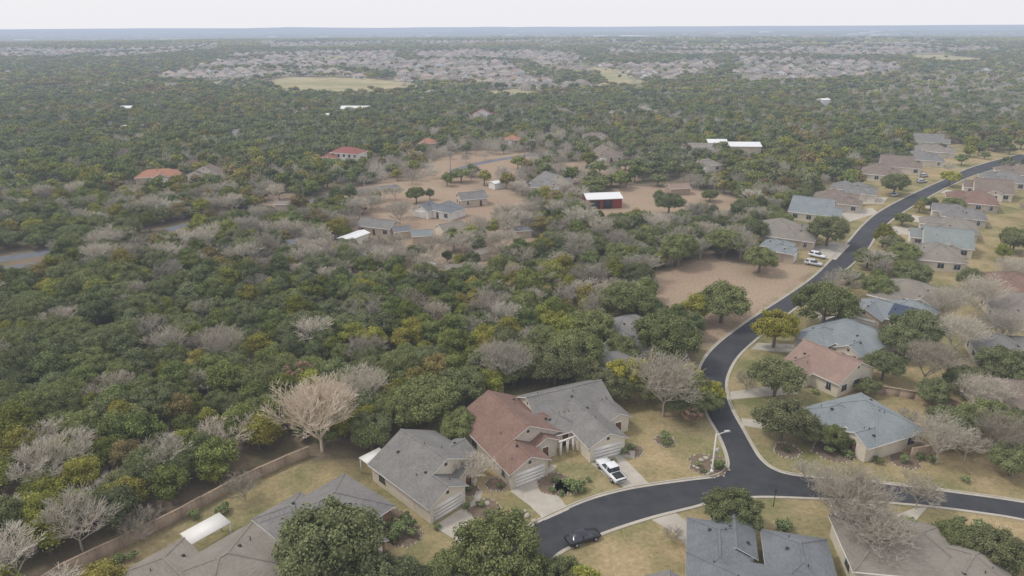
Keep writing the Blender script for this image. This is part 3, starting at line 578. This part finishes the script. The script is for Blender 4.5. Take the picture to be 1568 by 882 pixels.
def split(x,y):
    f=.08+.28*np.clip(vn(x,y,45,5)*1.9-.85,0,1)+.12*np.clip(vn(x,y,300,6)*2-1,0,1)+np.clip((y-200)/1200,0,.04)
    f=np.where((x<-.12*y)&(y>200),f*.6,f)
    for i,p in enumerate(bareP): f=np.where(inpoly(x,y,p),np.maximum(f,[.72,.55,.5,.40,.34][i]),f)
    u=rng.uniform(0,1,len(x)); bare_=u<f; oak_=(~bare_)&(rng.uniform(0,1,len(x))<.22+.4*(vn(x,y,90,8)>.55)); return bare_,oak_
def scl(n,lo,hi):
    s=rng.uniform(lo,hi,n)**1.0; return np.stack([s*rng.uniform(.9,1.1,n),s*rng.uniform(.9,1.1,n),s*rng.uniform(.8,1.15,n)],-1)
lawnW=lawnP[0]
def density(x,y):
    p=np.where((vn(x,y,28,41)>.17)|(y<170),1,.55)
    p=np.where(inpoly(x,y,lawnW),np.where(y>150,.34,.0),p)
    for i,q in enumerate(dirtP): p=np.where(inpoly(x,y,q),[.0,.025,.008,.05,.25,.1,.1][i],p)
    p=np.where(inpoly(x,y,dirtP[0]),.75*(vn(x,y,24,47)>.45)+.06,p)
    for q in fieldP: p=np.where(inpoly(x,y,q),0.012,p)
    bl=belt(x,y)
    for q in subP: p=np.where(inpoly(x,y,q),np.where(bl,.8,.05),p)
    return p
cE,cO,cB=col('cedars',nearE),col('oaks',nearO),col('bare_trees',nearB)
x,y=grid(56,265,4.2); k=clear_mask(x,y)&(rng.uniform(0,1,len(x))<density(x,y)); k&=~((dline(x,y,fl)<2.2)); x,y=x[k],y[k]; bm,om=split(x,y)
e=~bm&~om
scat('cedar_woodland',x[e],y[e],0*x[e],scl(e.sum(),.7,1.3),cE,n=5)
scat('live_oak_woodland',x[om],y[om],0*x[om],scl(om.sum(),.45,.8),cO,n=4)
scat('bare_woodland',x[bm],y[bm],0*x[bm],scl(bm.sum(),.7,1.2),cB,n=4)
x,y=grid(265,640,5.5); k=clear_mask(x,y)&(rng.uniform(0,1,len(x))<density(x,y)); x,y=x[k],y[k]; bm,om=split(x,y); e=~bm&~om
scat('cedar_woodland',x[e],y[e],0*x[e],scl(e.sum(),.75,1.4),col('mid_cedars',midE),n=4)
scat('live_oak_woodland',x[om],y[om],0*x[om],scl(om.sum(),.65,1.2),col('mid_oaks',midO),n=3)
scat('bare_woodland',x[bm],y[bm],0*x[bm],scl(bm.sum(),.75,1.2),col('mid_bare',midB),n=3)
x,y=grid(640,1650,7.4); k=(rng.uniform(0,1,len(x))<density(x,y)*np.where(vn(x,y,90,11)>.2,1,.3)); x,y=x[k],y[k]; bm,om=split(x,y); e=~bm
sq=np.array([1,1,.8])
scat('distant_woodland',x[e],y[e],hgt(x[e],y[e]),scl(e.sum(),.85,1.55)*sq,col('far_trees',farE),n=4)
scat('distant_bare_woodland',x[bm],y[bm],hgt(x[bm],y[bm]),scl(bm.sum(),.9,1.4)*sq,col('far_bare',farB),n=3)
x,y=grid(1650,14000,112); k=np.ones(len(x),bool); bl=belt(x,y)
for q in subP: k&=~(inpoly(x,y,q)&~bl)
for q in fieldP: k&=~inpoly(x,y,q)
k&=(vn(x,y,380,21)>.25)|(rng.uniform(0,1,len(x))<.3); x,y=x[k],y[k]
scat('far_forest',x,y,hgt(x,y),np.ones((len(x),3))*np.array([1,1,.85]),col('patches',PT),n=3)
# ------------------------------------------------------------------ distant suburb
def merged_house(name,s,rk,wk):
    V=[];F=[];MI=[];ml=[]; nb=0
    for nm,B,mt in house_parts(L2(14,16,s),vents=False,roofk=rk,wallk=wk,seed=s+40):
        if nm in('ridge_caps','roof_trim') or not B.v: continue
        V+=[(a-7,b-8,c) for a,b,c in B.v]; F+=[tuple(i+nb for i in f) for f in B.f]; nb=len(V); MI+=[len(ml)]*len(B.f); ml.append(mt)
    return build(name,V,F,ml,MI)
SH=col('suburb_houses',[merged_house('suburb_house',s,rk,wk) for s,rk,wk in[(0,'far','lime'),(1,'brown','cream'),(2,'far2','tan'),(0,'far','cream'),(1,'tan','tan'),(2,'far2','lime'),(0,'gray','cream'),(1,'pink','white')]])
hx=[];hy=[];hr=[];st=Buf();tx=[];ty=[]
for pi,poly in enumerate(subP):
    A=np.array(poly); ang=[.5,-.45,.3,.2,.1][pi]; c=A.mean(0); R_=np.hypot(*(A-c).T).max()
    sp_h,sp_r=(18.5,78)
    for r_ in np.arange(-R_,R_,sp_r):
        tt=np.arange(-R_,R_,sp_h); wob=40*np.sin(tt/170+r_*.009)+14*np.sin(tt/47+r_)
        cx_=c[0]+tt*math.cos(ang)-(r_+wob)*math.sin(ang); cy_=c[1]+tt*math.sin(ang)+(r_+wob)*math.cos(ang)
        ins=inpoly(cx_,cy_,poly)&~belt(cx_,cy_)
        run=[]
        for i,(a_,b_) in enumerate(zip(cx_,cy_)):
            if ins[i]: run.append((a_,b_))
            if (not ins[i] or i==len(tt)-1):
                if len(run)>3: ribbon(st,run,-6,6,.5,.5,1,True)
                run=[]
            if ins[i]:
                for s in(-1,1):
                    if random.random()<(.92 if pi<2 else .7):
                        hx.append(a_-s*19*math.sin(ang)+random.uniform(-1.5,1.5)); hy.append(b_+s*19*math.cos(ang)+random.uniform(-1.5,1.5)); hr.append(ang+(0 if s>0 else math.pi)+random.uniform(-.15,.15))
                    for _ in range(1 if pi<2 else 2):
                        if random.random()<.85: tx.append(a_-s*36*math.sin(ang)+random.uniform(-9,9)); ty.append(b_+s*36*math.cos(ang)+random.uniform(-5,5))
st.obj('suburb_street',surf('pale_street',(.42,.40,.38),(.36,.345,.33),.05,.9,world=True))
x,y=grid(1800,9000,85); k=(vn(x,y,600,31)>.54)&(rng.uniform(0,1,len(x))<.75); x,y=x[k],y[k]; hx+=list(x);hy+=list(y);hr+=list(rng.uniform(0,6,len(x)))
x,y=grid(420,1500,60); k=(rng.uniform(0,1,len(x))<.045); x,y=x[k],y[k]; hx+=list(x);hy+=list(y);hr+=list(rng.uniform(0,6,len(x)))
hx,hy,hr=map(np.array,(hx,hy,hr)); k=np.ones(len(hx),bool)
for q in fieldP+dirtP+lawnP: k&=~inpoly(hx,hy,q)
hx,hy,hr=hx[k],hy[k],hr[k]; hz=hgt(hx,hy)
scat('distant_houses',hx,hy,hz,np.ones((len(hx),3))*np.where(hy>2600,1.6,1.0)[:,None],SH,rz=hr,n=8)
# large flat-roofed commercial buildings near the horizon
WB=[]
for i in range(2):
    b=Buf(); b.box(-40,40,-18,18,0,10); b.box(-42,-10,-20,-18.1,0,7); b.box(10,14,-5,5,10.01,12); WB.append(build('warehouse',b.v,b.f,[M['white'] if i else wallm('cream')]))
x,y=grid(3300,11000,420); k=rng.uniform(0,1,len(x))<.30; x,y=x[k],y[k]
scat('distant_warehouses',x,y,hgt(x,y),scl(len(x),.6,1.4),col('warehouses',WB),n=2)
tx,ty=np.array(tx),np.array(ty); scat('suburb_trees',tx,ty,hgt(tx,ty),scl(len(tx),.5,1.05),col('suburb_tree_set',farE[:2]+farB[:1]),n=3)
# ------------------------------------------------------------------ named garden trees
def tree(name,me,baseR,u,v,R,zc=.8,rz=None):
    s=R/baseR; x,y=gp(u,v,baseR*s*zc); obj(name,me,(x,y,0),random.uniform(0,6) if rz is None else rz,(s,s,s*random.uniform(.92,1.08)))
for i,(u,v,R) in enumerate([(503,828,7.4),(560,876,3.6),(765,848,6.0),(690,870,3.2),(868,880,2.8),(820,880,3.0),(1125,782,4.0),(655,610,6.2),(700,650,3.8),(612,625,4.6),(708,590,5),(1020,515,7.0),(1108,458,7.0),(1060,590,3.5),(1080,612,3.2),(1045,620,3),(950,535,4.5),
 (1265,466,7.2),(1200,640,5.0),(1190,578,5.2),(1225,560,2.6),(1270,350,6.8),(1025,310,5.6),(1355,560,3.8),(1378,520,4.8),(1405,505,5.5),(1540,560,5.2),(1372,280,6),(1235,655,3.2),(1275,668,2.6),(1300,672,2.2),(1460,830,3.2),(1385,385,5),(1355,405,4),(1400,420,5),(1345,440,4.5),(1430,600,3.5),(1480,580,4),(1510,640,4.4),(1520,845,4),(1555,700,4),(880,540,6.2),(850,560,5.6),(800,548,5.6),(940,590,4.5),(750,560,5),(905,500,6),(960,460,6.5),(900,570,4.2),(1150,350,5.5),(1165,396,5),(1110,370,6),(1040,380,6.5),(1000,590,4),(1330,590,2.4),(1455,650,4),(1550,640,3.5),(520,600,4.5),(570,655,4),(610,560,5)]):
    tree('live_oak_tree',nearO[i%4],6,u,v,R)
tree('bare_tree',bigbare,6.4,488,650,6.6,.75,1.0)
for u,v,R in[(1018,598,6.2),(725,715,4),(1292,782,5.2),(1345,825,4.6),(1242,722,3.4),(1410,748,4.2),(215,800,3.8),(372,742,3.6),(1485,675,4.2),(1440,680,4.2),(560,600,4.8),(430,585,4),(770,570,5.2),(1345,660,3),(1145,580,3),(1500,610,4.5),(1420,560,5),(1465,520,5),(1450,470,5),(1505,560,4.2),(1030,815,1.8),(1345,640,2.5),(1550,420,5),(1500,460,5.5),(1530,510,5),(345,540,4.6),(170,740,3.6),(1265,745,3),(1540,680,4.5),(1390,640,3)]:
    tree('bare_tree',random.choice([bigbare2]+nearB) if R<4.5 else bigbare2,5.4,u,v,R*1.0,.8)
for u,v,R in[(1188,505,5.0),(963,578,4.6),(1085,600,3),(1055,575,3),(1455,272,4.5)]: tree('yellow_green_tree',yel,5,u,v,R)
for u,v,R in[(455,580,3.6),(1060,640,2.0),(300,655,2)]: tree('rusty_tree',rust,4,u,v,R)
for i,(u,v,R) in enumerate([(880,743,1.6),(1100,712,1.1),(1070,712,.7),(1078,722,.6),(590,795,1.4),(610,810,1.5),(625,800,1.2),(600,822,1.2),(632,818,1),(735,772,.7),(745,785,.6),(1018,670,1.3),(1022,678,.9),(850,735,.8),(866,740,.8),(845,750,.6),(860,755,.6),(955,690,.9),(968,684,.8),(940,705,.6),(1270,692,1.1),(1290,690,1.2),(1300,695,1),(1385,703,1),(1345,705,.9),(1205,688,.8),(765,745,.7),(668,806,.7),(715,775,.6),(720,748,.7),(798,786,.6),(1200,805,1.4),(1425,705,1),(640,775,.6),(1410,700,.8),(1340,590,1),(1250,600,.8),(1390,800,1.3),(295,790,1),(340,780,1.2),(180,858,1),(205,852,.9),(1480,735,.8),(890,750,.8),(900,735,.6),(620,790,.8),(1500,810,1.5),(1470,800,1.1)]):
    x,y=gp(u,v,R*.5); obj('shrub',shr[i%3],(x,y,0),i,(R/.8,R/.8,R/.8*.9))
rk=Buf()
g=random.Random(3)
for (u,v) in[(1075,706),(1082,703),(1090,707),(1095,716),(1070,718),(1080,726),(797,788),(803,784),(806,791),(818,800),(1062,715),(745,772)]:
    x,y=gp(u+g.uniform(-3,3),v); vv=ICO1[0]*(1+np.random.default_rng(int(u)).uniform(-.25,.25,(len(ICO1[0]),1)))*g.uniform(.3,.6); rk.add([(x+a,y+b_,.15+c_*.6) for a,b_,c_ in vv],[tuple(f) for f in ICO1[1]])
rk.obj('garden_boulders',M['stone'])
# ------------------------------------------------------------------ street furniture
def lamp(u,v,h=7.2,rz=0):
    x,y=gp(u,v); e=empty('street_lamp',(x,y,0),rz); b=Buf(); b.cyl((0,0),.14,.08,0,h,10); b.cyl((0,0),.28,.24,0,.35,10); b.obj('pole',M['white'],e)
    b=Buf()
    for s in(1,):
        b.add([(0,-.05,h-.3),(s*1.6,-.05,h+.1),(s*1.6,.05,h+.1),(0,.05,h-.3),(0,-.05,h-.18),(s*1.6,-.05,h+.2),(s*1.6,.05,h+.2),(0,.05,h-.18)],[(0,1,2,3),(4,5,6,7),(0,1,5,4),(3,2,6,7)])
        b.box(min(s*1.3,s*2.1),max(s*1.3,s*2.1),-.17,.17,h+.05,h+.25)
    b.obj('lamp_heads',M['pole'],e)
    b=Buf(); b.box(.1,.7,-.02,.02,h*.5,h*.62); b.obj('street_sign',M['white'],e)
lamp(1090,722,6.6,.2)
x,y=gp(1184,776); e=empty('post_lamp',(x,y,0)); b=Buf(); b.cyl((0,0),.07,.05,0,2.6,8); b.cyl((0,0),.2,.14,2.6,3.0,8); b.obj('post_and_lantern',M['dark'],e)
def upole(u,v,h=10):
    x,y=gp(u,v); e=empty('utility_pole',(x,y,0)); b=Buf(); b.cyl((0,0),.17,.11,0,h,8); b.box(-1.2,1.2,-.06,.06,h-.9,h-.75); b.cyl((.4,.25),.22,.22,h-2.4,h-1.6,8); b.obj('pole',M['bark'],e)
for q in[(467,322),(212,398),(330,300),(690,268),(803,258),(1212,165)]: upole(*q)
# water tower on the skyline
x,y=gp(535,52); z0=float(hgt(np.array([x]),np.array([y]))[0]); e=empty('water_tower',(x,y,z0)); b=Buf(); [b.cyl((5*math.cos(a),5*math.sin(a)),.6,.5,0,26,6) for a in(.3,1.9,3.5,5.1)]; b.cyl((0,0),1,1,0,26,8); b.cyl((0,0),4,8,25,29,14); b.cyl((0,0),8,8,29,33,14); b.cyl((0,0),8,1,33,37,14); b.obj('tank_and_legs',M['pole'],e)
# ------------------------------------------------------------------ vehicles
def vehicle(name,u,v,rz,colr,kind='suv',z=.03):
    mn='car_paint_%s'%name
    if mn not in M: M[mn]=surf(mn,colr,tuple(c*.95 for c in colr),.5,.3,spec=.6)
    x,y=gp(u,v,.8); e=empty(name,(x,y,z),rz); L,Wd=(5.9,1.0) if kind=='truck' else (4.7,.92)
    if kind=='truck': st_=[(-2.95,.55,1.0,.90),(-2.85,.45,1.12,.97),(-1.0,.45,1.12,1),(.9,.45,1.12,1),(1.2,.45,1.16,1),(2.5,.45,1.08,.97),(2.9,.5,.95,.86)]; cab=[(-1.15,1.12,.9),(-.95,1.85,.76),(.35,1.88,.76),(1.25,1.14,.9)]
    elif kind=='suv': st_=[(-2.35,.5,.95,.84),(-2.25,.4,1.02,.92),(-1,.38,1.0,.93),(.9,.38,.98,.93),(1.9,.38,.9,.9),(2.3,.45,.75,.78)]; cab=[(-2.2,1.0,.82),(-1.8,1.6,.7),(.2,1.64,.7),(1.05,.97,.84)]
    else: st_=[(-2.35,.45,.85,.8),(-2.2,.36,.93,.88),(-1,.33,.92,.9),(.9,.33,.9,.9),(1.9,.35,.78,.86),(2.3,.42,.62,.72)]; cab=[(-1.7,.92,.8),(-.95,1.38,.64),(.25,1.41,.64),(1.1,.89,.8)]
    b=Buf(); rings=[]
    for X_,zb,zt,w_ in st_: rings.append([(X_,-w_*.92,zb),(X_,-w_,zb+.2),(X_,-w_,zt-.18),(X_,-w_*.9,zt),(X_,w_*.9,zt),(X_,w_,zt-.18),(X_,w_,zb+.2),(X_,w_*.92,zb)])
    vs=[p for r in rings for p in r]; fs=[]
    for i in range(len(rings)-1):
        for j in range(8): fs.append((i*8+j,i*8+(j+1)%8,(i+1)*8+(j+1)%8,(i+1)*8+j))
    fs+=[tuple(range(8)),tuple(range(len(vs)-8,len(vs)))]; b.add(vs,fs); b.obj('body',M[mn],e)
    b=Buf(); (x0,z0,w0),(x1,z1,w1),(x2,z2,w2),(x3,z3,w3)=cab
    b.add([(x0,-w0,z0-.03),(x3,-w3,z3-.03),(x3,w3,z3-.03),(x0,w0,z0-.03),(x1,-w1,z1),(x2,-w2,z2),(x2,w2,z2),(x1,w1,z1)],[(0,1,5,4),(1,2,6,5),(2,3,7,6),(3,0,4,7)]); b.obj('windows',M['glass'],e)
    b=Buf(); b.add([(x1-.08,-w1-.03,z1-.02),(x2+.08,-w2-.03,z2-.02),(x2+.08,w2+.03,z2-.02),(x1-.08,w1+.03,z1-.02),(x1+.05,-w1+.08,z1+.06),(x2-.1,-w2+.08,z2+.06),(x2-.1,w2-.08,z2+.06),(x1+.05,w1-.08,z1+.06)],[(0,1,5,4),(1,2,6,5),(2,3,7,6),(3,0,4,7),(4,5,6,7)])
    xm=(x1+x2)/2
    for s in(-1,1): b.add([(xm-.06,s*(w1+.02),z1-.01),(xm+.06,s*(w1+.02),z1-.01),(xm+.1,s*(w0+.02),z0),(xm-.1,s*(w0+.02),z0)],[(0,1,2,3)])
    b.obj('roof_and_pillars',M[mn],e)
    if kind=='truck':
        b=Buf(); b.box(-2.75,-1.3,-.75,.75,1.122,1.128); b.obj('cargo_bed',M['dark'],e)
    wx=(-1.85,1.85) if kind=='truck' else(-1.4,1.4); wr=.4 if kind=='truck' else .34
    for nm,mt,rr,y0_,y1_ in(('tyres',M['tyre'],wr,Wd-.22,Wd+.02),('rims',M['rim'],wr*.6,Wd+.0,Wd+.03)):
        b=Buf(); n=14
        for X_ in wx:
            for s in(-1,1):
                vs=[(X_+rr*math.cos(2*math.pi*i/n),s*yy,wr+rr*math.sin(2*math.pi*i/n)) for yy in(y0_,y1_) for i in range(n)]
                b.add(vs,[(i,(i+1)%n,n+(i+1)%n,n+i) for i in range(n)]+[tuple(range(n,2*n))])
        b.obj(nm,mt,e)
    b=Buf(); xf=st_[-1][0]; zf=st_[-1][2]
    for s in(-1,1): b.box(xf-.1,xf+.02,min(s*.45,s*.75),max(s*.45,s*.75),zf-.3,zf-.12)
    b.obj('headlights',M['rim'],e)
def hd(a,b_): p=gp(*a);q=gp(*b_); return math.atan2(q[1]-p[1],q[0]-p[0])
vehicle('white_pickup_truck',935,719,hd((953,740),(915,700)),(.75,.76,.78),'truck')
vehicle('black_car',893,820,hd((860,836),(925,815)),(.02,.022,.028),'sedan')
vehicle('white_suv',1252,390,hd((1240,388),(1275,396)),(.75,.76,.78),'suv'); vehicle('silver_suv',1246,402,hd((1240,400),(1270,405)),(.55,.56,.58),'suv')
vehicle('parked_car',1370,297,hd((1360,300),(1390,290)),(.5,.5,.52),'sedan');vehicle('parked_car',1415,268,hd((1400,270),(1430,262)),(.6,.6,.6),'suv');vehicle('parked_car',1412,277,0.3,(.6,.6,.6),'suv');vehicle('blue_car',1500,290,0.9,(.05,.1,.2),'sedan');vehicle('parked_car',1510,320,0.9,(.4,.4,.4),'sedan')
print('HOUSES',len(HC),'INST',len(hx))
